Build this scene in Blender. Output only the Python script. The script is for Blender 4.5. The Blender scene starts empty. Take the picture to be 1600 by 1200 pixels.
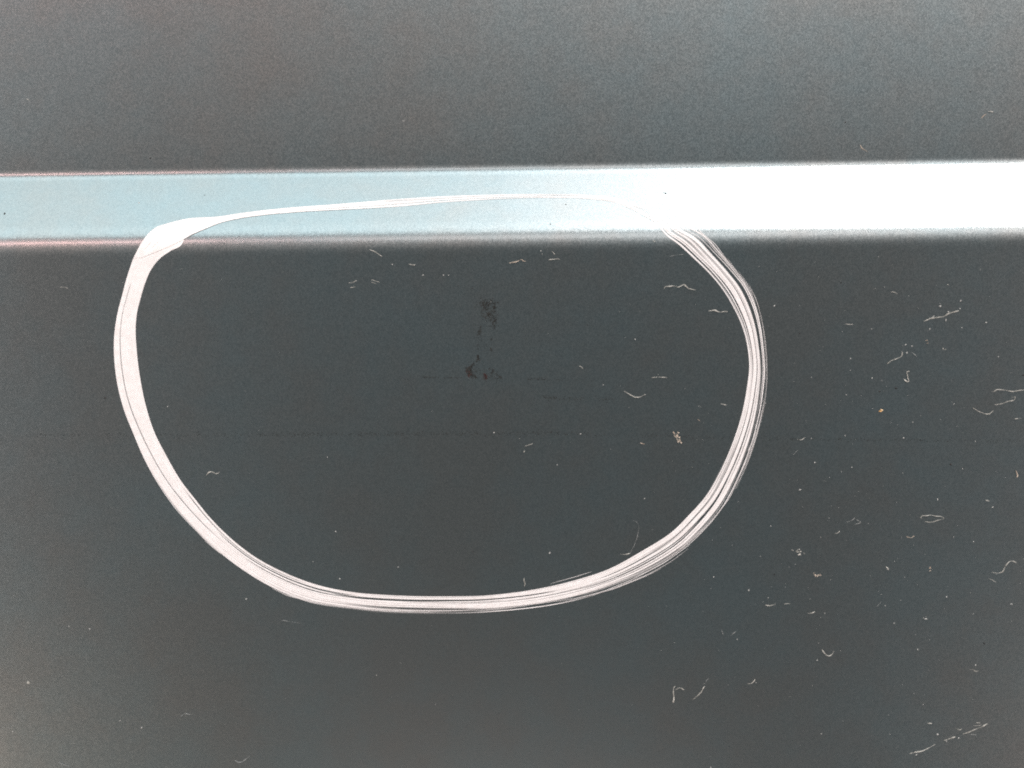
import bpy, bmesh, math, random
import numpy as np
from mathutils import Vector, Matrix

R = math.radians
scene = bpy.context.scene
col = scene.collection

# ------------------------------------------------------------------ camera
W_PX, H_PX = 1600.0, 1200.0
DIST = 0.150                      # metres from lens to the lower face
LENS = 54.0
ROLL = math.atan2(21.0, 1600.0)   # the pressed line climbs a little to the right
cam_d = bpy.data.cameras.new('camera')
cam_d.sensor_width = 36.0
cam_d.lens = LENS
cam_d.clip_start = 0.005
cam_d.clip_end = 5000.0
cam = bpy.data.objects.new('camera', cam_d)
col.objects.link(cam)
CAM = Vector((0.0, -DIST, 0.0))
cam.matrix_world = Matrix.Translation(CAM) @ Matrix.Rotation(R(90), 4, 'X') @ Matrix.Rotation(-ROLL, 4, 'Z')
scene.camera = cam

# ------------------------------------------------------------------ light
world = bpy.data.worlds.new('World')
scene.world = world
world.use_nodes = True
bg = world.node_tree.nodes['Background']
bg.inputs[0].default_value = (0.75, 0.96, 1.0, 1)
bg.inputs[1].default_value = 0.090

def area_lamp(name, pos, sx, sy, radiance, color, aim=(0, 0, 0.01)):
    ld = bpy.data.lights.new(name, 'AREA')
    ld.shape = 'RECTANGLE'
    ld.size, ld.size_y = sx, sy
    ld.energy = radiance * math.pi * sx * sy
    ld.color = color
    o = bpy.data.objects.new(name, ld)
    col.objects.link(o)
    o.location = pos
    o.rotation_euler = (Vector(pos) - Vector(aim)).to_track_quat('Z', 'Y').to_euler()
    return o

# panes of an unseen window above: pale sky on one side, glaring white on the other
area_lamp('window_pane_sky', (-0.44, -0.33, 0.85), 0.86, 0.50, 1.72, (0.80, 0.96, 0.985), (-0.44, 0, 0))
area_lamp('haze_fill', (0.10, -0.33, 0.85), 0.21, 0.50, 2.35, (0.95, 0.99, 1.0), (0.10, 0, 0))  # added lamp between the panes, grades the reflection along the step
area_lamp('window_pane_glare', (0.555, -0.33, 0.85), 0.70, 0.50, 9.0, (1.0, 0.99, 0.97), (0.555, 0, 0))
# added strip lamps under the panes: rosy line and soft fade at the step edges
area_lamp('rosy_fill_strip', (-0.36, -0.66, 0.54), 0.34, 0.085, 5.5, (1.0, 0.64, 0.61), (-0.36, 0, 0))
area_lamp('pale_fill_strip', (0.30, -0.66, 0.54), 0.86, 0.16, 1.6, (1.0, 0.97, 0.95), (0.30, 0, 0))
area_lamp('pale_fill_strip_low', (0.40, -0.76, 0.43), 0.80, 0.14, 0.5, (1.0, 0.95, 0.92), (0.40, 0, 0))
# dim unseen fill lamps added in front, above the lens: cooler and warmer stretches
for x, w, rad, c in ((-0.50, 0.45, 0.19, (1.0, 0.99, 0.93)), (-0.12, 0.28, 0.22, (1.0, 0.80, 0.70)),
                     (0.15, 0.22, 0.18, (0.88, 0.98, 1.0)), (0.55, 0.55, 0.155, (1.0, 0.86, 0.79))):
    area_lamp('front_fill', (x, -0.93, 0.45), w, 0.36, rad, c, (x, 0, 0))
# soft unseen fill lamps added at both sides to brighten the paint
area_lamp('side_fill', (-0.85, -0.50, 0.02), 0.70, 0.90, 4.9, (1.0, 0.91, 0.88))
area_lamp('far_side_fill', (0.95, -0.50, 0.02), 0.60, 0.90, 4.9, (1.0, 0.91, 0.89))
area_lamp('low_fill', (0.62, -0.80, -0.50), 0.50, 0.40, 0.60, (1.0, 0.80, 0.70))  # this and the next two: unseen lamps added for a warm glow below
area_lamp('low_warm_fill', (-0.56, -0.80, -0.50), 0.50, 0.40, 0.72, (1.0, 0.81, 0.64))
area_lamp('low_middle_fill', (-0.02, -0.85, -0.52), 0.30, 0.30, 0.38, (1.0, 0.80, 0.70))

# ------------------------------------------------------------------ picture settings
scene.view_settings.view_transform = 'Standard'
scene.view_settings.look = 'None'
scene.view_settings.exposure = 0.0
scene.view_settings.gamma = 1.0
scene.view_settings.use_curve_mapping = False
scene.cycles.use_denoising = False
scene.cycles.max_bounces = 6
scene.cycles.filter_width = 1.9

# ------------------------------------------------------------------ panel profile
# t = tilt of the outward normal above the horizontal; y grows away from the lens
TAU_L, TAU_B, TAU_U = R(-1.5), R(35.0), R(2.8)
Z_B0, Z_B1 = 0.0125, 0.0163       # lower fillet
Z_T0, Z_T1 = 0.0209, 0.0223       # upper fillet
CURVE_L, CURVE_U = 1.3, 0.9       # metres, crown of the two faces

def sstep(a, b, v):
    t = np.clip((v - a) / (b - a), 0, 1)
    return t * t * (3 - 2 * t)

def tilt(z):
    z = np.asarray(z, float)
    lo = TAU_L + (z - 0.0) / CURVE_L
    up = TAU_U + (z - Z_T1) / CURVE_U
    a = sstep(Z_B0, Z_B1, z)
    b = sstep(Z_T0, Z_T1, z)
    return lo * (1 - a) + (TAU_B * (1 - b) + up * b) * a

ZT = np.linspace(-0.16, 0.16, 32001)
YT = np.concatenate([[0], np.cumsum(np.tan((tilt(ZT[1:]) + tilt(ZT[:-1])) / 2) * np.diff(ZT))])
YT -= np.interp(0.0, ZT, YT)

def surf_y(z):
    return float(np.interp(z, ZT, YT))

def surf_n(z):
    t = float(tilt(z))
    return Vector((0, -math.cos(t), math.sin(t)))

def at(px, py, h=0.0):
    """pixel of the photograph -> point on the panel, h metres above the paint"""
    k = 36.0 / LENS / W_PX
    dx, dz = (px - W_PX / 2) * k, -(py - H_PX / 2) * k
    c, s = math.cos(ROLL), math.sin(ROLL)
    dx, dz = dx * c + dz * s, -dx * s + dz * c
    y = 0.0
    for _ in range(16):
        d = y + DIST
        y = 0.5 * y + 0.5 * surf_y(dz * d)
    d = y + DIST
    p = Vector((dx * d, y, dz * d))
    return p + surf_n(p.z) * h

PX = 36.0 / LENS / W_PX * DIST    # one photograph pixel in metres

# ------------------------------------------------------------------ materials
def new_mat(name):
    m = bpy.data.materials.new(name)
    m.use_nodes = True
    nt = m.node_tree
    return m, nt.nodes, nt.links, nt.nodes['Principled BSDF']

def panel_material():
    m, n, l, b = new_mat('metallic_grey_lacquer')
    tc = n.new('ShaderNodeTexCoord')
    vor = n.new('ShaderNodeTexVoronoi')
    vor.inputs['Scale'].default_value = 11000.0
    l.new(tc.outputs['Object'], vor.inputs['Vector'])
    # flakes lie at slightly different angles
    sub = n.new('ShaderNodeVectorMath'); sub.operation = 'SUBTRACT'
    l.new(vor.outputs['Color'], sub.inputs[0]); sub.inputs[1].default_value = (0.5, 0.5, 0.5)
    scl = n.new('ShaderNodeVectorMath'); scl.operation = 'SCALE'
    l.new(sub.outputs[0], scl.inputs[0]); scl.inputs['Scale'].default_value = 0.036
    geo = n.new('ShaderNodeNewGeometry')
    add = n.new('ShaderNodeVectorMath'); add.operation = 'ADD'
    l.new(geo.outputs['Normal'], add.inputs[0]); l.new(scl.outputs[0], add.inputs[1])
    nor = n.new('ShaderNodeVectorMath'); nor.operation = 'NORMALIZE'
    l.new(add.outputs[0], nor.inputs[0])
    l.new(nor.outputs[0], b.inputs['Normal'])
    # flake tint
    sep = n.new('ShaderNodeSeparateColor')
    l.new(vor.outputs['Color'], sep.inputs[0])
    ramp = n.new('ShaderNodeValToRGB')
    ramp.color_ramp.elements[0].color = (0.365, 0.40, 0.415, 1)
    ramp.color_ramp.elements[1].color = (0.50, 0.53, 0.54, 1)
    l.new(sep.outputs['Blue'], ramp.inputs[0])
    mot = n.new('ShaderNodeTexNoise')  # warm and cool reflections of the surroundings, painted into the base colour as blotches
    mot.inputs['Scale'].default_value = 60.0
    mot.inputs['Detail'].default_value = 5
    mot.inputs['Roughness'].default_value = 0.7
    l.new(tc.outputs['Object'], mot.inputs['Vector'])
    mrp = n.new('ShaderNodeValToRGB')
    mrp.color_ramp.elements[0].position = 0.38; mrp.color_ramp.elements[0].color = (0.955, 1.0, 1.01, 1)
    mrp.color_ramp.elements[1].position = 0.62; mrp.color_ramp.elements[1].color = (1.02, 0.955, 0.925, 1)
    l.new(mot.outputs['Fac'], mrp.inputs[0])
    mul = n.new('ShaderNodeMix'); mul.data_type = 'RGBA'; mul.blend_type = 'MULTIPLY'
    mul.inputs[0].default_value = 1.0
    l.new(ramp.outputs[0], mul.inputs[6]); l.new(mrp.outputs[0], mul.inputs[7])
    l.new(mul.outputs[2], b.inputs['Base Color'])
    b.inputs['Metallic'].default_value = 1.0
    b.inputs['Roughness'].default_value = 0.28
    b.inputs['Coat Weight'].default_value = 0.6
    b.inputs['Coat Roughness'].default_value = 0.06
    return m

def simple_mat(name, c1, c2, scale, rough=0.6, subsurf=0.0):
    m, n, l, b = new_mat(name)
    tc = n.new('ShaderNodeTexCoord')
    nz = n.new('ShaderNodeTexNoise')
    nz.inputs['Scale'].default_value = scale
    nz.inputs['Detail'].default_value = 3
    l.new(tc.outputs['Object'], nz.inputs['Vector'])
    rp = n.new('ShaderNodeValToRGB')
    rp.color_ramp.elements[0].position = 0.35
    rp.color_ramp.elements[1].position = 0.65
    rp.color_ramp.elements[0].color = (*c1, 1)
    rp.color_ramp.elements[1].color = (*c2, 1)
    l.new(nz.outputs['Fac'], rp.inputs[0])
    l.new(rp.outputs[0], b.inputs['Base Color'])
    b.inputs['Roughness'].default_value = rough
    return m

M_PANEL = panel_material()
M_PAINT = simple_mat('white_marker_paint', (0.80, 0.75, 0.735), (0.86, 0.82, 0.81), 1500, 0.5)
def thin_paint(m):
    n, l = m.node_tree.nodes, m.node_tree.links
    at_ = n.new('ShaderNodeAttribute'); at_.attribute_name = 'cover'
    mr = n.new('ShaderNodeMapRange'); mr.interpolation_type = 'SMOOTHSTEP'
    mr.inputs['From Min'].default_value = -0.02; mr.inputs['From Max'].default_value = 0.34
    mr.inputs['To Min'].default_value = 0.10; mr.inputs['To Max'].default_value = 1.0
    l.new(at_.outputs['Fac'], mr.inputs['Value'])
    l.new(mr.outputs[0], n['Principled BSDF'].inputs['Alpha'])
thin_paint(M_PAINT)
M_LINT = simple_mat('pale_lint', (0.36, 0.345, 0.31), (0.62, 0.59, 0.54), 2500, 0.7)
M_THREAD = simple_mat('grey_thread', (0.19, 0.20, 0.20), (0.30, 0.30, 0.29), 2500, 0.7)
M_TAN = simple_mat('tan_crumb', (0.45, 0.34, 0.26), (0.68, 0.58, 0.48), 2500, 0.7)
M_DUST = simple_mat('pale_dust', (0.25, 0.25, 0.24), (0.62, 0.60, 0.57), 4000, 0.8)
M_GRIT = simple_mat('black_grit', (0.01, 0.01, 0.01), (0.025, 0.022, 0.02), 4000, 0.8)
M_DIRT = simple_mat('brown_dirt', (0.012, 0.012, 0.011), (0.030, 0.028, 0.023), 3000, 0.8)
M_RUST = simple_mat('rust_spot', (0.035, 0.012, 0.010), (0.06, 0.018, 0.015), 3000, 0.8)
def frayed(m, lo):
    n, l = m.node_tree.nodes, m.node_tree.links
    tc = n.new('ShaderNodeTexCoord'); nz = n.new('ShaderNodeTexNoise')
    nz.inputs['Scale'].default_value = 1800.0; nz.inputs['Detail'].default_value = 2
    l.new(tc.outputs['Object'], nz.inputs['Vector'])
    mr = n.new('ShaderNodeMapRange')
    mr.inputs['From Min'].default_value = 0.38; mr.inputs['From Max'].default_value = 0.62
    mr.inputs['To Min'].default_value = lo; mr.inputs['To Max'].default_value = 1.0
    l.new(nz.outputs['Fac'], mr.inputs['Value'])
    l.new(mr.outputs[0], n['Principled BSDF'].inputs['Alpha'])
frayed(M_LINT, 0.25); frayed(M_THREAD, 0.15); frayed(M_TAN, 0.3)
for m_, a_ in ((M_DIRT, 0.36), (M_RUST, 0.45)):
    m_.node_tree.nodes['Principled BSDF'].inputs['Alpha'].default_value = a_
M_ORANGE = simple_mat('amber_grain', (0.55, 0.30, 0.10), (0.70, 0.52, 0.32), 4000, 0.4)

# ------------------------------------------------------------------ helpers
def mesh_obj(name, verts, faces, mat, parent=None, smooth=True):
    me = bpy.data.meshes.new(name)
    me.from_pydata([tuple(v) for v in verts], [], faces)
    me.validate()
    me.update()
    if smooth:
        me.polygons.foreach_set('use_smooth', [True] * len(me.polygons))
    me.materials.append(mat)
    o = bpy.data.objects.new(name, me)
    col.objects.link(o)
    if parent is not None:
        o.parent = parent
        o.matrix_parent_inverse = parent.matrix_world.inverted()
    return o

def tag(o, label, cat, group=None, kind=None):
    o['label'] = label
    o['category'] = cat
    if group: o['group'] = group
    if kind: o['kind'] = kind
    return o

def empty(name, loc):
    e = bpy.data.objects.new(name, None)
    e.empty_display_size = 0.01
    e.location = loc
    e.matrix_world = Matrix.Translation(loc)
    col.objects.link(e)
    return e

# ------------------------------------------------------------------ the metal panel
HX, ZLO, ZHI, THICK = 0.22, -0.15, 0.15, 0.0012
panel = empty('metal_panel', Vector((0, surf_y(ZLO), ZLO)))
tag(panel, 'dark grey metallic lacquered panel crossed by a bright angled step', 'panel')

def panel_piece(name, z0, z1, dense):
    zs = list(np.linspace(z0, z1, dense))
    nz = len(zs)
    xs = list(np.linspace(-HX, HX, 9))
    V, F, N = [], [], []
    for z in zs:
        nn = surf_n(z)
        for x in xs:
            V.append(Vector((x, surf_y(z), z))); N.append(nn)
    nx = len(xs)
    for i in range(nz - 1):
        for j in range(nx - 1):
            F.append((i*nx+j, i*nx+j+1, (i+1)*nx+j+1, (i+1)*nx+j))
    off = len(V)                                   # back of the sheet
    for z in zs:
        nn = surf_n(z)
        for x in (-HX, HX):
            V.append(Vector((x, surf_y(z), z)) - nn * THICK); N.append(-nn)
    for i in range(nz - 1):
        F.append((off+2*i, off+2*i+2, off+2*i+3, off+2*i+1))
    def side(idx, normal, flip):
        o2 = len(V)
        for k in idx:
            V.append(V[k].copy()); N.append(normal)
        for k in range(0, len(idx) - 2, 2):
            q = (o2+k, o2+k+1, o2+k+3, o2+k+2)
            F.append(q[::-1] if flip else q)
    L = []; Rr = []
    for i in range(nz):
        L += [i*nx, off+2*i]; Rr += [i*nx+nx-1, off+2*i+1]
    side(L, Vector((-1, 0, 0)), False); side(Rr, Vector((1, 0, 0)), True)
    side([0, off, nx-1, off+1], Vector((0, 0, -1)), True)
    side([(nz-1)*nx, off+2*(nz-1), nz*nx-1, off+2*(nz-1)+1], Vector((0, 0, 1)), False)
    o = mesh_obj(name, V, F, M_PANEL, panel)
    o.data.normals_split_custom_set_from_vertices([tuple(n) for n in N])
    return o

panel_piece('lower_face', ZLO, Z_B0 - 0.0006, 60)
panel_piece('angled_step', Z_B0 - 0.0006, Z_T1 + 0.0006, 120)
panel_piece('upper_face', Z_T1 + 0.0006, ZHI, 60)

# ------------------------------------------------------------------ the white marker loop
rng = np.random.default_rng(7)

def catmull(P, n):
    P = np.array(P, float)
    d = np.concatenate([[0], np.cumsum(np.linalg.norm(np.diff(P[:, :2] * .5 + P[:, 2:4] * .5, axis=0), axis=1))])
    t = np.linspace(0, d[-1], n)
    out = np.zeros((n, P.shape[1]))
    # cubic Hermite with finite-difference tangents
    m = np.gradient(P, d, axis=0)
    for k, tt in enumerate(t):
        i = min(max(np.searchsorted(d, tt) - 1, 0), len(d) - 2)
        h = d[i+1] - d[i]; s = (tt - d[i]) / h
        out[k] = ((2*s**3-3*s**2+1)*P[i] + (s**3-2*s**2+s)*h*m[i]
                  + (-2*s**3+3*s**2)*P[i+1] + (s**3-s**2)*h*m[i+1])
    return t, out

def noise1(n, cells):
    """smooth 1-D value noise"""
    a = rng.random(int(cells) + 4)
    x = np.linspace(0, cells, n)
    i = x.astype(int); f = x - i; f = f*f*(3-2*f)
    return a[i]*(1-f) + a[i+1]*f

def noise2(nu, nv, cu, cv):
    a = rng.random((int(cu) + 3, int(cv) + 3))
    x = np.linspace(0, cu, nu); y = np.linspace(0, cv, nv)
    i = x.astype(int); f = x - i; f = (f*f*(3-2*f))[:, None]
    j = y.astype(int); g = y - j; g = (g*g*(3-2*g))[None, :]
    A = a[i][:, j]; B = a[i+1][:, j]; C = a[i][:, j+1]; D = a[i+1][:, j+1]
    return (A*(1-f)+B*f)*(1-g) + (C*(1-f)+D*f)*g

def paint_film(name, secs, nu, nv, cover, lift, thick, parent, extra=None):
    """film of paint: cover(u, v, t) > 0 where paint sticks; its value shapes the ridges"""
    t, S = catmull(secs, nu)
    u = np.linspace(0, 1, nu)[:, None]; v = np.linspace(0, 1, nv)[None, :]
    H = cover(u, v, nu, nv)
    idx = -np.ones((nu, nv), int)
    keep = np.zeros((nu - 1, nv - 1), bool)
    c = (H[:-1, :-1] + H[1:, :-1] + H[:-1, 1:] + H[1:, 1:]) / 4
    keep = c > 0
    need = np.zeros((nu, nv), bool)
    need[:-1, :-1] |= keep; need[1:, :-1] |= keep; need[:-1, 1:] |= keep; need[1:, 1:] |= keep
    V, F, A = [], [], []
    lifts = np.broadcast_to(np.asarray(lift, float).ravel(), (nu,)) if np.ndim(lift) else np.full(nu, lift)
    for i, j in zip(*np.nonzero(need)):
        vv = j / (nv - 1)
        px = S[i, 0] * (1 - vv) + S[i, 2] * vv
        py = S[i, 1] * (1 - vv) + S[i, 3] * vv
        A.append(float(H[i, j]))
        hh = lifts[i] + thick * float(np.clip(H[i, j], 0.02, 1.0)) ** 0.6
        if H[i, j] <= 0: hh = lifts[i] * 0.5
        idx[i, j] = len(V)
        V.append(at(px, py, hh))
    for i, j in zip(*np.nonzero(keep)):
        F.append((idx[i, j], idx[i, j+1], idx[i+1, j+1], idx[i+1, j]))
    # skirt closing the rim down to the metal, so the film has a real edge
    o = mesh_obj(name, V, F, M_PAINT, parent)
    me = o.data
    me.attributes.new('cover', 'FLOAT', 'POINT').data.foreach_set('value', A)
    bm = bmesh.new(); bm.from_mesh(me)
    bmesh.ops.recalc_face_normals(bm, faces=bm.faces)
    if bm.faces and sum(f.normal.y for f in bm.faces) > 0:
        bmesh.ops.reverse_faces(bm, faces=bm.faces)
    bm.to_mesh(me); bm.free()
    return o

# paired points (inner x, inner y, outer x, outer y) read off the stroke
LOOP = [(1022,345,1044,338),(1040,367,1070,350),(1060,382,1102,366),(1085,405,1126,391),(1110,430,1151,419),
 (1130,455,1172,446),(1145,480,1186,478),(1157,505,1193,508),(1166,535,1197,543),(1170,572,1199,580),
 (1166,607,1196,618),(1157,650,1188,664),(1142,695,1176,706),(1122,740,1160,746),(1100,777,1136,793),
 (1075,805,1109,828),(1050,830,1078,858),(1000,862,1027,892),(950,889,969,916),(900,905,912,935),
 (850,917,857,946.5),(800,925,804,953),(750,930,751,957),(700,931,700,958.5),(650,931,648,958.5),(600,929,594,956.5),
 (550,925,538,950),(500,915,484,941),(450,897,430,920),(400,871,382,892),(362,842,342,862),(325,805,302,825),
 (305,780,276,797),(282,750,249,759),(260,712,226,718),(240,672,207,674),(227,630,192,635),(219,590,182,592),
 (214,550,178,546),(212,515,179.5,515),(214,490,184,488),(220,465,191,461),(227,442,197,438),(237,420,204,416),
 (250,404,210,400),(267,392,218,386),(282,384.5,230,373),(288,375,244,362)]
BAND = [(224,402,209,404),(238,396,221,380),(258,388,240,358.5),(282,377,265,349),(300,367,295,342),
 (323,357,322,340),(340,350,338,339),(372,342,372,334),(410,336.5,410,329),(460,332,460,324),(510,329,510,320.5),
 (560,326.5,560,316.5),(620,323,620,311.5),(695,316.5,695,307),(770,311.5,770,304.5),(850,309,850,303.5),(920,311,920,305),
 (960,317,962,310),(990,329,996,322),(1024,348,1036,341)]

def loop_cover(u, v, nu, nv):
    fine = noise2(nu, nv, 9, 30) - 0.5
    mid = noise2(nu, nv, 6, 12) - 0.5
    tiny = noise2(nu, nv, 24, 55) - 0.5
    # wetness: dry at the right-hand start, loaded towards the left
    wet = np.interp(u, [0, .06, .16, .30, .42, .52, .62, .72, .80, 1.0],
                       [.18, .22, .26, .26, .25, .32, .44, .58, .74, .95])
    edge_i = np.clip(v / 0.05, 0, 1)
    soft = np.interp(u, [0, .3, .45, .6, .8, 1], [.42, .34, .26, .15, .07, .05])
    edge_o = np.clip((1 - v) / soft, 0, 1)
    h = wet + 0.95 * fine + 0.55 * mid + 0.25 * tiny
    h = h - (1 - edge_o) * np.interp(u, [0, .5, .7, 1], [.42, .42, .5, .9]) - (1 - edge_i) * .25
    # scraped grooves that run the length of the loaded part
    for vc, w, u0, u1, dep in ((.28, .022, .42, .62, .9), (.42, .018, .45, .57, .7), (.80, .02, .40, .56, .9),
                               (.36, .016, .56, .66, .6), (.20, .030, .58, .73, .75), (.33, .022, .60, .70, .55), (.10, .03, .62, .78, .55),
                               (.62, .014, .50, .60, .6), (.25, .02, .20, .40, .5), (.5, .02, .24, .42, .5)):
        m = np.exp(-((v - vc - 0.04*np.sin(u*20)) / w) ** 2) * sstep(u0, u0+.03, u) * (1 - sstep(u1-.03, u1, u))
        h = h - dep * m
    # the thin groove near the outer rim on the left
    vg = np.interp(u, [.70, .78, .86, .93, .96], [.42, .56, .70, .74, .70])
    m = np.exp(-((v - vg) / 0.032) ** 2) * sstep(.70, .74, u) * (1 - sstep(.945, .96, u))
    m = np.minimum(1, m * (1.0 + 0.5 * noise1(nu, 30)[:, None]))
    h = np.minimum(h, 1.0) * (1 - m) + 0.06 * m
    # two short scrapes where the strokes overlap
    return h

def band_cover(u, v, nu, nv):
    fine = noise2(nu, nv, 10, 9) - 0.5
    wet = np.interp(u, [0, .2, .35, .5, .7, .85, 1], [1.0, 1.0, .6, .38, .34, .30, .05])
    h = wet + 0.8 * fine
    m = np.exp(-((v - .30) / .05) ** 2) * sstep(.28, .34, u) * (1 - sstep(.72, .80, u))
    h = h - .9 * m
    h = h - (1 - sstep(0, .015, u)) * .4
    # scrape marks in the heavy overlap
    for uc, vc, a in ((.028, .55, .06), (.040, .35, .05)):
        m = np.exp(-(((u - uc) / .013) ** 4 + ((v - vc - (u-uc)*5) / a) ** 2))
        h = np.minimum(h, 1) * (1 - m) + .05 * m
    return h

loop = empty('marker_loop', at(700, 958, 0))
tag(loop, 'hand drawn white marker loop, thick and solid on one side, streaky on the other', 'paint mark')
paint_film('loop_stroke', LOOP, 1500, 64, loop_cover, 0.000006, 0.00003, loop)
paint_film('step_stroke', BAND, 700, 34, band_cover,
           np.interp(np.linspace(0, 1, 700), [0, .10, .17, 1], [4.0e-5, 4.0e-5, 6e-6, 6e-6]), 0.00003, loop)

def hair_streak(pts, w_px, parent, name='stray_streak'):
    """one thin stray streak left by the dry marker tip"""
    P = np.array(pts, float)
    n = 60
    tt = np.linspace(0, len(P) - 1, n)
    xs = np.interp(tt, range(len(P)), P[:, 0]); ys = np.interp(tt, range(len(P)), P[:, 1])
    for _ in range(12):
        xs[1:-1] = (xs[:-2] + 2*xs[1:-1] + xs[2:]) / 4; ys[1:-1] = (ys[:-2] + 2*ys[1:-1] + ys[2:]) / 4
    V, F = [], []
    for k in range(n):
        a, b = max(k-1, 0), min(k+1, n-1)
        dx, dy = xs[b]-xs[a], ys[b]-ys[a]
        L = math.hypot(dx, dy) or 1
        w = w_px * .5 * math.sin(math.pi * (k + .5) / n) ** .5
        nx, ny = -dy/L*w, dx/L*w
        V += [at(xs[k]+nx, ys[k]+ny, 4e-6), at(xs[k], ys[k], 3.5e-5), at(xs[k]-nx, ys[k]-ny, 4e-6)]
        if k:
            o = 3*(k-1)
            F += [(o, o+1, o+4, o+3), (o+1, o+2, o+5, o+4)]
    o = mesh_obj(name, V, F, M_PAINT, parent)
    o.data.attributes.new('cover', 'FLOAT', 'POINT').data.foreach_set('value', [0.02, 0.26, 0.02] * n)
    return o

for pts, w in (([(925,931),(987,906),(1037,880),(1078,851)], 1.8), ([(880,941),(960,920),(1010,900)], 1.2),
               ([(1137,404),(1160,437),(1178,470),(1188,502)], 1.2), ([(1170,446),(1180,464),(1187,484)], 1.0),
               ([(1181,663),(1180,676),(1174,694),(1168,706)], 2.2), ([(1184,650),(1179,680),(1160,735),(1150,752)], 1.0),
               ([(303,825),(318,841),(345,865)], 1.6), ([(425,919),(450,931),(500,943)], 1.6),
               ([(860,912),(900,901),(925,893)], 1.2), ([(320,845),(336,858),(346,866)], 1.3),
               ([(1092,360),(1118,382),(1140,412)], 1.5), ([(1085,352),(1108,376)], 2.0),
               ([(1157,742),(1140,778),(1110,818)], 1.2)):
    hair_streak(pts, w, loop)

_t, LS = catmull(LOOP, 400)
sr = random.Random(5)
for _ in range(22):
    u0 = sr.uniform(.01, .50); u1 = min(.6, u0 + sr.uniform(.03, .11))
    v0 = sr.uniform(.74, 1.0); dv = sr.uniform(-.10, .05)
    pts = []
    for k in range(6):
        i = int((u0 + (u1 - u0) * k / 5) * 399); vv = v0 + dv * k / 5
        pts.append((LS[i, 0]*(1-vv) + LS[i, 2]*vv, LS[i, 1]*(1-vv) + LS[i, 3]*vv))
    hair_streak(pts, sr.uniform(.7, 1.3), loop)

# ------------------------------------------------------------------ lint
def tube(pts, r_px, name='lint_fibre', mat=M_LINT, parent=None, seed=0, wob=0.35):
    rr = random.Random(seed)
    P = np.array(pts, float)
    seg = np.concatenate([[0], np.cumsum(np.hypot(*np.diff(P, axis=0).T))])
    n = max(8, int(seg[-1] / 1.6))
    s = np.linspace(0, seg[-1], n)
    xs = np.interp(s, seg, P[:, 0]); ys = np.interp(s, seg, P[:, 1])
    for _ in range(2):
        xs[1:-1] = (xs[:-2] + 2*xs[1:-1] + xs[2:]) / 4; ys[1:-1] = (ys[:-2] + 2*ys[1:-1] + ys[2:]) / 4
    V, F = [], []
    K = 6
    ph = rr.random() * 6
    rad = []
    for k in range(n):
        w = 0.9 * r_px * PX * (0.62 + 0.38*math.sin(k*0.55+ph)*math.sin(k*.21+ph*2) + rr.uniform(-.14, .14))
        w *= min(1, (k + .8) / 2.2, (n - k - .2) / 2.2)
        rad.append(max(w, 0.12 * r_px * PX))
    for k in range(n):
        a, b = max(k-1, 0), min(k+1, n-1)
        w = rad[k]
        lift = rad[k] * 0.95 + r_px * PX * 0.9 * max(0, math.sin(k*.33+ph)) * (0 if k in (0, n-1) else 1) * wob
        x = xs[k] + rr.uniform(-.25, .25) * wob; y = ys[k] + rr.uniform(-.25, .25) * wob
        c = at(x, y, lift)
        q0, q1 = at(xs[a], ys[a], 0), at(xs[b], ys[b], 0)
        T = (q1 - q0).normalized(); N = surf_n(c.z); B = T.cross(N).normalized()
        for i in range(K):
            an = 2*math.pi*i/K
            V.append(c + (B*math.cos(an) + N*math.sin(an)) * w)
    for k in range(n-1):
        for i in range(K):
            F.append((k*K+i, k*K+(i+1) % K, (k+1)*K+(i+1) % K, (k+1)*K+i))
    F.append(tuple(range(K))[::-1]); F.append(tuple((n-1)*K+i for i in range(K)))
    return mesh_obj(name, V, F, mat, parent)

def crumb_geo(px, py, r_px, seed, V, F, flat=0.6, stretch=1.0, ang=0.0, lift=0.0):
    """one small uneven grain, 10 vertices"""
    rr = random.Random(seed)
    c = at(px, py, 0); N = surf_n(c.z); X = Vector((1, 0, 0)); U = N.cross(X).normalized()
    o = len(V); K = 5
    r = r_px * PX
    ca, sa = math.cos(ang), math.sin(ang)
    for ring, (h, s) in enumerate(((0.0, 1.0), (0.9 * flat, .65))):
        for i in range(K):
            a = 2*math.pi*(i + ring*.5)/K
            k = s * rr.uniform(.6, 1.25)
            x, y = math.cos(a)*k*stretch, math.sin(a)*k/math.sqrt(stretch)
            x, y = x*ca - y*sa, x*sa + y*ca
            V.append(c + X*(x*r) + U*(y*r) + N*(h*r*rr.uniform(.7, 1.2) + lift))
    V.append(c + N*(1.15*flat*r + lift))
    for i in range(K):
        F.append((o+i, o+(i+1) % K, o+K+i)); F.append((o+(i+1) % K, o+K+(i+1) % K, o+K+i))
        F.append((o+K+i, o+K+(i+1) % K, o+2*K))

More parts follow.
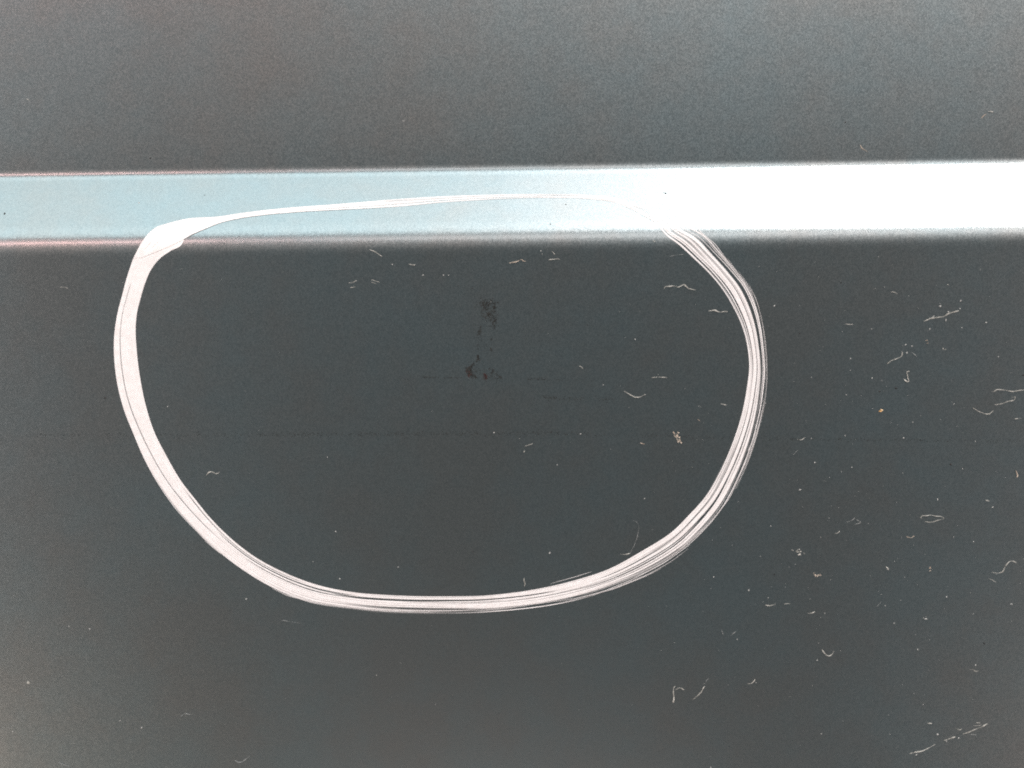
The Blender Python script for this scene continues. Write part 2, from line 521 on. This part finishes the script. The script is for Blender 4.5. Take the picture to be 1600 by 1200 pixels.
G_LINT = 'lint and fibres stuck to the panel'
fib = [  # (points, radius px, material, label)
 ([(1038,451),(1039,447.5),(1046,447.5),(1052,446.5),(1060,449),(1064,447),(1069,444),(1074,450),(1080,452),(1087,453)], 1.1, M_LINT,
  'pale wavy lint fibre with a small hump, inside the loop by its streaky upper bend'),
 ([(1107,486),(1113,485),(1117,484.5),(1121,487),(1127,488),(1131,486.5),(1137,487)], 1.3, M_LINT,
  'short knotted pale fibre almost touching the inner edge of the streaky bend'),
 ([(975,611),(985,617),(992,621),(1000,620.5),(1009,616)], .95, M_LINT,
  'shallow v shaped pale fibre inside the loop, level with the dark dirt smear'),
 ([(1018,590),(1028,589),(1043,590)], .8, M_LINT, 'short straight level fibre inside the loop, above the v shaped fibre'),
 ([(577,389.5),(587,394),(597,401)], 1.0, M_LINT, 'slanting pale fibre just under the angled step, inside the loop'),
 ([(580,437),(586,439),(593,441)], .9, M_LINT, 
  'upper of two tiny parallel lint scraps below the slanting fibre'),
 ([(580,440.5),(584,442),(588,443.5)], .9, M_LINT, 
  'lower of two tiny parallel lint scraps below the slanting fibre'),
 ([(545,442),(552,441.5),(557,438)], .9, M_LINT, 
  'upper tiny lint scrap of the pair left of the parallel scraps'),
 ([(547,449.5),(552,449),(556,448)], .9, M_LINT, 
  'lower tiny lint scrap of the pair left of the parallel scraps'),
 ([(639,412.5),(643,414),(649,414)], 1.5, M_LINT, 
  'small plump lint scrap between the slanting fibre and the tan barbed sliver'),
 ([(795,411),(808,409),(815,404.5),(817,408),(822,408.5)], 1.0, M_TAN,
  'tan barbed sliver under the angled step, above the dark dirt smear'),
 ([(857,406),(868,405),(873,404),(875,406)], .9, M_LINT, 
  'tiny level lint scrap beside the tan barbed sliver'),
 ([(862,392.5),(865,395),(867,398)], .8, M_LINT, 
  'tiny slanting lint scrap just above the level scrap by the tan barbed sliver'),
 ([(322,743.5),(326,738),(331,736.5),(337,740.5),(341,740),(343,737)], 1.2, M_LINT,
  'small arched tan fibre inside the loop beside its solid side'),
 ([(1443,502),(1448,500.5),(1452,498),(1460,496.5),(1468,495.5),(1474,495),(1484,489),(1492,487),(1498,485.5)], 1.5, M_LINT,
  'frayed pale tuft of lint lying slantwise outside the streaky bend'),
 ([(1386,568.5),(1393,563),(1400,561),(1407,558),(1410,555),(1409.5,549)], 1.15, M_LINT,
  'pale hooked fibre outside the streaky bend, below the frayed tuft'),
 ([(1424,550),(1429,554),(1433,558)], .9, M_THREAD, 
  'short grey thread slanting down beside the pale hooked fibre'),
 ([(1421,580),(1416,581),(1418,586),(1418,591),(1421,596),(1417,597),(1412,592)], 1.1, M_LINT,
  'tiny crooked fibre below the hooked fibre, near the black grit'),
 ([(1552,612.5),(1557,608.5),(1570,609.5),(1582,612),(1592,610),(1604,609),(1612,613)], 1.0, M_LINT,
  'long wavy pale fibre running off towards the panel edge, above a faint arc of thread'),
 ([(1554,632.5),(1565,631),(1575,627),(1585,625.5),(1587,619),(1580,622)], 1.0, M_LINT,
  'pale fibre with a curled end just below the long wavy fibre'),
 ([(1520,637),(1528,642.5),(1540,647),(1546,647),(1552,641.5)], .9, M_LINT,
  'faint arc of thread below the long wavy fibre'),
 ([(1391,457),(1395,455.5),(1399,457),(1403,460.5)], .8, M_LINT, 
  'tiny bent lint scrap between the streaky bend and the frayed tuft'),
 ([(1445,814.5),(1451,816),(1459,815.5),(1463,813.5),(1469,812),(1476,810.5),(1471,806.5),(1463,807),(1455,804.5),(1447,806),(1441,805.5),(1437,809),(1441,810)], .85, M_LINT,
  'rough open lint ring with pointed ends like a boat'),
 ([(1549,894),(1560,896),(1567,893),(1571,884),(1577,877),(1583,876.5),(1589,880)], 1.05, M_LINT,
  'pale s shaped hair with a curled upper end'),
 ([(1544,904),(1550,905.5),(1556,910)], .9, M_LINT, 
  'short detached curl just under the s shaped hair'),
 ([(1052,1098.5),(1053,1090),(1052,1081),(1052,1075),(1055,1072)], 1.5, M_LINT,
  'upright pale fibre like a walking cane, below the streaky bend'),
 ([(1056,1078),(1059,1075),(1064,1074.5),(1069,1078.5)], 1.0, M_LINT, 
  'bent lint scrap at the top of the cane shaped fibre'),
 ([(1082,1093.5),(1090,1087),(1097,1080),(1098,1076),(1101,1072)], 1.0, M_LINT,
  'slanting kinked grey fibre beside the cane shaped fibre'),
 ([(1103,1066),(1104,1062),(1108,1060)], .9, M_THREAD, 
  'tiny grey thread just beyond the upper end of the slanting kinked fibre'),
 ([(1284,1015),(1289,1022),(1295,1025.5),(1300,1023),(1303,1017)], 1.0, M_LINT,
  'pale u shaped hair like a smile, right of the cane shaped fibre'),
 ([(1168,1068),(1172,1069),(1177,1066),(1180,1061)], .9, M_LINT, 
  'tiny hooked lint scrap between the kinked fibre and the smile shaped hair'),
 ([(1421,1177.5),(1431,1175),(1441,1173.5),(1452,1168),(1461,1163)], 1.15, M_LINT,
  'lower piece of a broken long slanting strand of lint'),
 ([(1475,1157),(1484,1154),(1493,1151)], 1.1, M_LINT, 'middle piece of a broken long slanting strand of lint'),
 ([(1504,1147),(1516,1143),(1526,1138.5),(1535,1135),(1543,1130.5)], 1.15, M_LINT,
  'upper piece of a broken long slanting strand of lint'),
 ([(1493,1138),(1499,1141),(1503,1139)], 1.2, M_LINT, 
  'small bent lint scrap above the middle of the broken strand'),
 ([(1512,1147),(1519,1148),(1526,1148)], .8, M_THREAD, 
  'level grey thread under the upper piece of the broken strand'),
 ([(1525,1129.5),(1528,1129),(1532,1129.5)], 1.0, M_LINT, 
  'tiny level lint scrap above the upper piece of the broken strand'),
 ([(1521,1134),(1528,1133.5),(1533,1133)], .8, M_LINT, 
  'thin level lint scrap touching the upper piece of the broken strand'),
 ([(1449,1130.5),(1452,1130),(1456,1130.5)], 1.0, M_LINT, 
  'tiny level lint scrap standing alone above the lower piece of the broken strand'),
 ([(1514,1046.5),(1520,1045.5),(1524,1049.5),(1529,1048)], 1.0, M_LINT, 
  'small zigzag lint scrap above the broken strand'),
 ([(1344,226),(1346,232),(1350,233.5),(1356,237.5)], 1.0, M_TAN, 'small tan forked sliver on the upper face just above the angled step'),
 ([(1533,185),(1537,180.5),(1541,178)], .95, M_TAN, 
  'tiny tan splinter on the upper face beside a pale curl'),
 ([(1544,175),(1548,174),(1552,175.5)], 1.0, M_LINT, 
  'tiny pale curl on the upper face beside a tan splinter'),
 ([(282,1120),(287,1116),(292,1114.5),(296,1117),(302,1115)], 1.1, M_THREAD, 
  'small arched grey thread below the solid side of the loop'),
 ([(366,1187.5),(374,1192),(381,1189),(390,1181)], 1.1, M_THREAD, 
  'shallow v shaped grey thread below the small arched grey thread'),
 ([(94,448.5),(104,449),(106,451)], .9, M_LINT, 'short tan sliver on the lower face outside the solid side of the loop'),
 ([(1196,945.5),(1203,946.5),(1212,944)], 1.0, M_LINT, 
  'tiny level lint scrap below the pale flaky crumb, leftmost of three'),
 ([(1225,944),(1229,943),(1235,943)], .9, M_LINT, 
  'tiny level lint scrap below the pale flaky crumb, between two others'),
 ([(1262,958),(1267,958.5),(1273,956)], 1.0, M_LINT, 
  'tiny upturned lint scrap below the pinkish flaky crumb'),
 ([(819,917),(821,911),(818,907),(819,903)], 1.2, M_LINT, 'tiny upright scrap of lint touching the lower run of the loop from inside'),
 ([(969,866),(978,866.5),(985,864.5)], .9, M_LINT, 
  'short level lint scrap at the foot of the curved grey hair'),
 ([(985,864),(991,852),(996,838),(998.5,823),(995,815),(989,813)], .7, M_THREAD,
  'faint curved grey hair inside the loop above its lower streaky run'),
 ([(818,707),(820,704)], 1.0, M_LINT, 
  'tiny upright lint scrap below the long grime line inside the loop'),
 ([(820,697.5),(827,695),(833,693)], .75, M_LINT, 
  'tiny slanting lint scrap just under the long grime line inside the loop'),
 ([(1046,401),(1056,398.5),(1069,397.5)], .8, M_THREAD, 
  'short grey thread pointing at the streaky stroke just under the step'),
 ([(1322,816),(1330,814),(1336,809)], .8, M_THREAD, 
  'upper grey thread of a faint tangle left of the lint ring'),
 ([(1338,812),(1346,816),(1335,820)], .8, M_THREAD, 
  'hooked grey thread of a faint tangle left of the lint ring'),
 ([(1140,995),(1145,990),(1150,986.5)], .8, M_THREAD, 
  'short slanting grey thread below the streaky lower bend'),
 ([(905,571.5),(908,573),(911,576)], .8, M_LINT, 
  'tiny slanting lint scrap between the dirt smear and the v shaped fibre'),
 ([(963,110.5),(970,111),(976,114)], .8, M_THREAD, 
  'faint bent grey thread high on the upper face, over the middle of the step'),
 ([(41,154.5),(44,155.5),(47,158)], .9, M_LINT, 
  'tiny lint scrap high on the upper face, over the solid side of the loop'),
 ([(1217,115),(1223,112.5),(1229,116)], .8, M_THREAD, 
  'faint arched grey thread high on the upper face, over the glaring part of the step'),
 ([(280,421),(283,420.5),(287,419)], .8, M_THREAD, 
  'tiny grey thread tucked inside the thick corner of the loop'),
 ([(92,1191),(100,1194.5),(109,1197)], 1.2, M_THREAD, 
  'blurred grey thread lying below the soft spot of dried residue'),
 ([(440,969),(452,971),(461,972.5),(471,974)], .6, M_THREAD, 
  'faint level grey thread just under the lower run of the loop'),
 ([(1239,711),(1243,707),(1247,703)], .7, M_THREAD, 
  'very faint slanting thread just outside the streaky side, below the grime line'),
 ([(1245,686),(1252,688),(1258,683)], .7, M_LINT, 
  'tiny bent lint scrap on the grime line just outside the streaky side'),
 ([(1416,838),(1423,841),(1429,837)], .8, M_TAN, 
  'tiny tan hook just below the lint ring'),
 ([(1304,834),(1310,832.5),(1312,829)], .8, M_LINT, 
  'tiny hooked lint scrap below the faint tangle of grey threads'),
 ([(1020,375),(1023,378),(1025,377)], .9, M_LINT, 
  'tiny lint speck under the step where the streaky stroke begins'),
 ([(1126,631),(1131,632),(1135,633)], .9, M_LINT, 
  'tiny level lint scrap inside the loop, close to the streaky side'),
 ([(1090,655),(1094,658)], .9, M_TAN, 
  'tiny tan splinter inside the loop, above the cream and tan crumb'),
 ([(1000,692),(1007,694)], .9, M_TAN, 
  'tiny tan splinter inside the loop, beside the cream and tan crumb'),
 ([(1320,506),(1327,507),(1333,507)], .7, M_LINT, 
  'thin level lint scrap between the streaky bend and the hooked fibre'),
 ([(1480,444),(1483,447)], .9, M_LINT, 
  'tiny lint scrap above the frayed tuft'),
 ([(1585,655),(1590,654),(1595,653.5)], .9, M_LINT, 
  'tiny level lint scrap below the faint arc of thread'),
 ([(1540,781.5),(1546,783)], .9, M_LINT, 
  'tiny level lint scrap above the s shaped hair'),
 ([(1587,735),(1591,745),(1588,746)], .9, M_TAN, 
  'tiny upright tan hook between the faint arc of thread and the s shaped hair'),
 ([(1370,948),(1377,940)], .6, M_THREAD, 
  'very faint slanting thread below the twin pale crumbs'),
 ([(1130,992),(1127,983)], .6, M_THREAD, 
  'very faint upright thread below the streaky lower bend'),
]
for k, (pts, r, mat, lab) in enumerate(fib):
    n_px = sum(math.dist(p, q) for p, q in zip(pts, pts[1:]))
    o = tube(pts, r, 'lint_fibre' if n_px > 22 else 'lint_scrap', mat, None, seed=k+3)
    tag(o, lab, 'lint', G_LINT)

# clumped crumbs made of several stuck flakes
def clump(name, label, cx, cy, n, sx, sy, ang, r, mat, seed):
    rr = random.Random(seed)
    V, F = [], []
    for k in range(n):
        a, b = rr.gauss(0, sx), rr.gauss(0, sy)
        x = cx + a*math.cos(ang) - b*math.sin(ang); y = cy + a*math.sin(ang) + b*math.cos(ang)
        crumb_geo(x, y, r*rr.uniform(.5, 1.2), seed*91+k, V, F, .6, rr.uniform(1, 2.2), -ang + rr.uniform(-.6, .6))
    o = mesh_obj(name, V, F, mat, None, False)
    tag(o, label, 'crumb', 'crumbs stuck to the panel')
    return o
clump('dry_crumb', 'cream and tan crumb with a ragged tail, inside the loop by its streaky side', 1058, 682, 15, 6.0, 2.2, .95, 1.5, M_TAN, 1)
clump('dry_crumb', 'pale flaky crumb outside the loop, beside its streaky lower bend', 1247, 862, 11, 4, 2, .3, 1.5, M_LINT, 2)
clump('dry_crumb', 'pinkish flaky crumb below the pale flaky crumb', 1274, 898.5, 8, 4, 1.4, 0, 1.2, M_TAN, 3)
clump('dry_crumb', 'amber grain beside black grit, outside the streaky side of the loop', 1376.5, 641.5, 5, .8, .8, 0, 1.5, M_ORANGE, 4)
clump('dry_crumb', 'twin pale crumbs below the lint ring', 1387, 889.5, 5, 2.0, 1, .9, 1.2, M_LINT, 5)
clump('dry_crumb', 'small rosy crumb standing alone below the lint ring', 1453.5, 889, 4, .6, 1.5, 0, 1.2, M_TAN, 6)
clump('dry_crumb', 'soft pale spot of dried residue far outside the solid side of the loop', 44.5, 1066.5, 8, 2.2, 1.0, .2, 1.5, M_LINT, 7)
clump('dry_crumb', 'tiny tan crumb between the frayed tuft and the hooked fibre', 1449, 531.5, 5, 2, 1.4, 0, 1.1, M_TAN, 8)
clump('dry_crumb', 'tiny pale crumb right of the hooked fibre', 1476, 545.5, 5, 1.4, 1.4, 0, 1.1, M_LINT, 9)

# ------------------------------------------------------------------ dust, grit
def grains(name, pts, mat, label, cat):
    V, F = [], []
    for k, (x, y, r) in enumerate(pts):
        rr = random.Random(k*7+1)
        crumb_geo(x, y, r, k*13+5, V, F, .7, rr.uniform(1, 1.8), rr.uniform(0, 6))
    o = mesh_obj(name, V, F, mat, None, False)
    tag(o, label, cat, None, 'stuff')
    return o

rr = random.Random(11)
d = [(1469,478.5,1.7),(1465,1147.5,1.7),(1580,944,1.7),(1210,478,1.3),(1524,1039,1.2),(1541,504,1.0),(1362,514,.9),(1329,560,1.0),
     (217,317,1.4),(772,676,1.1),(907,678,1.0),(661,430,1.0),(693,430,.9),(531,904.5,1.1),(384.5,936,1.2),(140,983,1.1),(108,979,1.2),
     (221,1137,1.3),(20,1143,1.3),(859,864,1.2),(622,886,1.0),(1007,779,1.0),(1250,765,1.3),(1551,792.5,1.3),(1479,932.5,1.2),
     (1412,684,1.0),(1524,689.5,1.1),(1500,482,1.1),(1501,470,1.1),(1196,577,1.0),(1196,630,1.0),(1273,723,1.0),(1170,922.5,1.2),
     (1277,1031.5,1.1),(1152,999,1.0),(630,189,1.1),(613,413,1.0),(701,430,1.0),(845,392,.9),(847,397,1.0),(1453,514,1.2),
     (1465,780,1.0),(1397,974,1.0),(1447,967,1.4),(1443,965.5,1.0),(1434,1015,1.2),(1417,551,1.1),(1415,538.5,1.2),(1425,541,1.3),
     (1503,512,.9),(1459,494,1.3),(1478,500,1.2),(1482,487,1.1),(1449,500,1.2),(1430,1175,1.1),(1432,1179,1.2),(1498,1153,1.2),(1479,1158,1.0)]
for _ in range(520):
    # more dust where the panel has been rubbed, on the streaky side of the loop
    if rr.random() < .72:
        x, y = rr.gauss(1360, 210), rr.gauss(720, 270)
    else:
        x, y = rr.uniform(-250, 1850), rr.uniform(-150, 1350)
    if y < 385 and (y > 235 or rr.random() < .4): continue
    d.append((x, y, min(1.0, .22 + rr.expovariate(5.5))))
grains('pale_dust', d, M_DUST, 'fine pale dust specks scattered over the dark panel', 'dust')

g = [(1485.5,725.5,1.9),(1249.5,521,1.4),(738.5,862,1.3),(1210,898,1.4),(1537.5,1005,1.5),(1400,606.5,1.7),(1374.5,611.5,1.6),(1314,441.5,1.2),
     (716,446.5,1.0),(738,450.5,1.0),(1599,586,1.8),(1084,721.5,1.1),(164.5,622,1.6),(1040,302,1.4),(1037,301,.9),(884,319.5,1.2),(860,350.5,1.4),
     (7,334,1.8),(1294,307,1.0),(1321,191,1.3),(1516,143,1.1),(320,305,.8),(235,247,1.2)]
for _ in range(90):
    g.append((rr.uniform(-100, 1700), rr.uniform(400, 1300), rr.uniform(.3, .75)))
grains('black_grit', g, M_GRIT, 'fine black grit specks scattered over the panel', 'grit')

# ------------------------------------------------------------------ dirt marks
def smear(name, spots, mat, seed):
    rr = random.Random(seed)
    V, F = [], []
    k = 0
    for (x0, y0, x1, y1, sx, n, r) in spots:
        for _ in range(n):
            t = rr.random(); k += 1
            crumb_geo(x0+(x1-x0)*t + rr.gauss(0, sx), y0+(y1-y0)*t + rr.gauss(0, sx), 1.45*r*rr.uniform(.5, 1.25),
                      seed*1000+k, V, F, .12, rr.uniform(1, 1.6), rr.uniform(0, 6))
    return mesh_obj(name, V, F, mat, None, False)

dirt = empty('dirt_smear', at(752, 592, 0))
tag(dirt, 'small dark brown dirt smear with rusty spots in the middle of the loop', 'dirt mark')
def child(o, p):
    o.parent = p; o.matrix_parent_inverse = p.matrix_world.inverted()
child(smear('dried_film', [(752,474,776,474,3,90,.8),(756,478,772,502,6,190,.7),(752,505,762,560,6,90,.45),(733,578,782,590,4.5,150,.55),(755,476,756,479,1.2,14,1.0),(771,478,773,484,1.3,16,1.1),
    (763,490,765,493,1.0,8,1.0),(774,498,770,515,1.6,30,.9),(750,512,748,523,1.2,16,1.0),(768,529,768,531,.8,5,1.0),(768,543,768,547,.8,8,1.1),
    (747,533,746,546,1.0,8,.7),(747,552,747,562,.9,16,1.0),(746,563,733,575,1.0,26,.9),(733,574,735,584,2.2,40,1.1),(737,584,745,592,1.6,22,.8),
    (766,576,774,584,1.8,22,.8),(774,584,784,591,.9,14,.8),(748,560,752,570,3,10,.5)], M_DIRT, 5), dirt)
child(smear('rusty_spot', [(731,576,734,588,1.8,22,.9)], M_RUST, 6), dirt)
child(smear('rusty_spot', [(758,586,760,590,1.2,14,1.1),(757,592,760,594,1.4,5,.7)], M_RUST, 8), dirt)

def streak(label, spots, seed):
    o = smear('grime_line', spots, M_DIRT, seed)
    tag(o, label, 'dirt mark', 'faint level grime lines')
streak('faint level grime line running through the foot of the dirt smear',
       [(660,589,722,591,.7,60,.55),(735,590,785,592,.8,30,.5),(826,592,850,592,1.0,26,.6),(850,593,885,593,.9,22,.5),(600,594,990,592,2.2,90,.35)], 21)
streak('short faint grime line below and to one side of the dirt smear',
       [(842,620,870,622,1.0,40,.5),(850,622,960,625,2.0,110,.5)], 22)
streak('long faint grime line crossing the loop below the dirt smear',
       [(60,679,420,680,2.0,260,.5),(420,679,900,677,2.2,520,.55),(900,678,1250,686,2.0,240,.5),(1250,686,1640,690,1.6,280,.5)], 23)
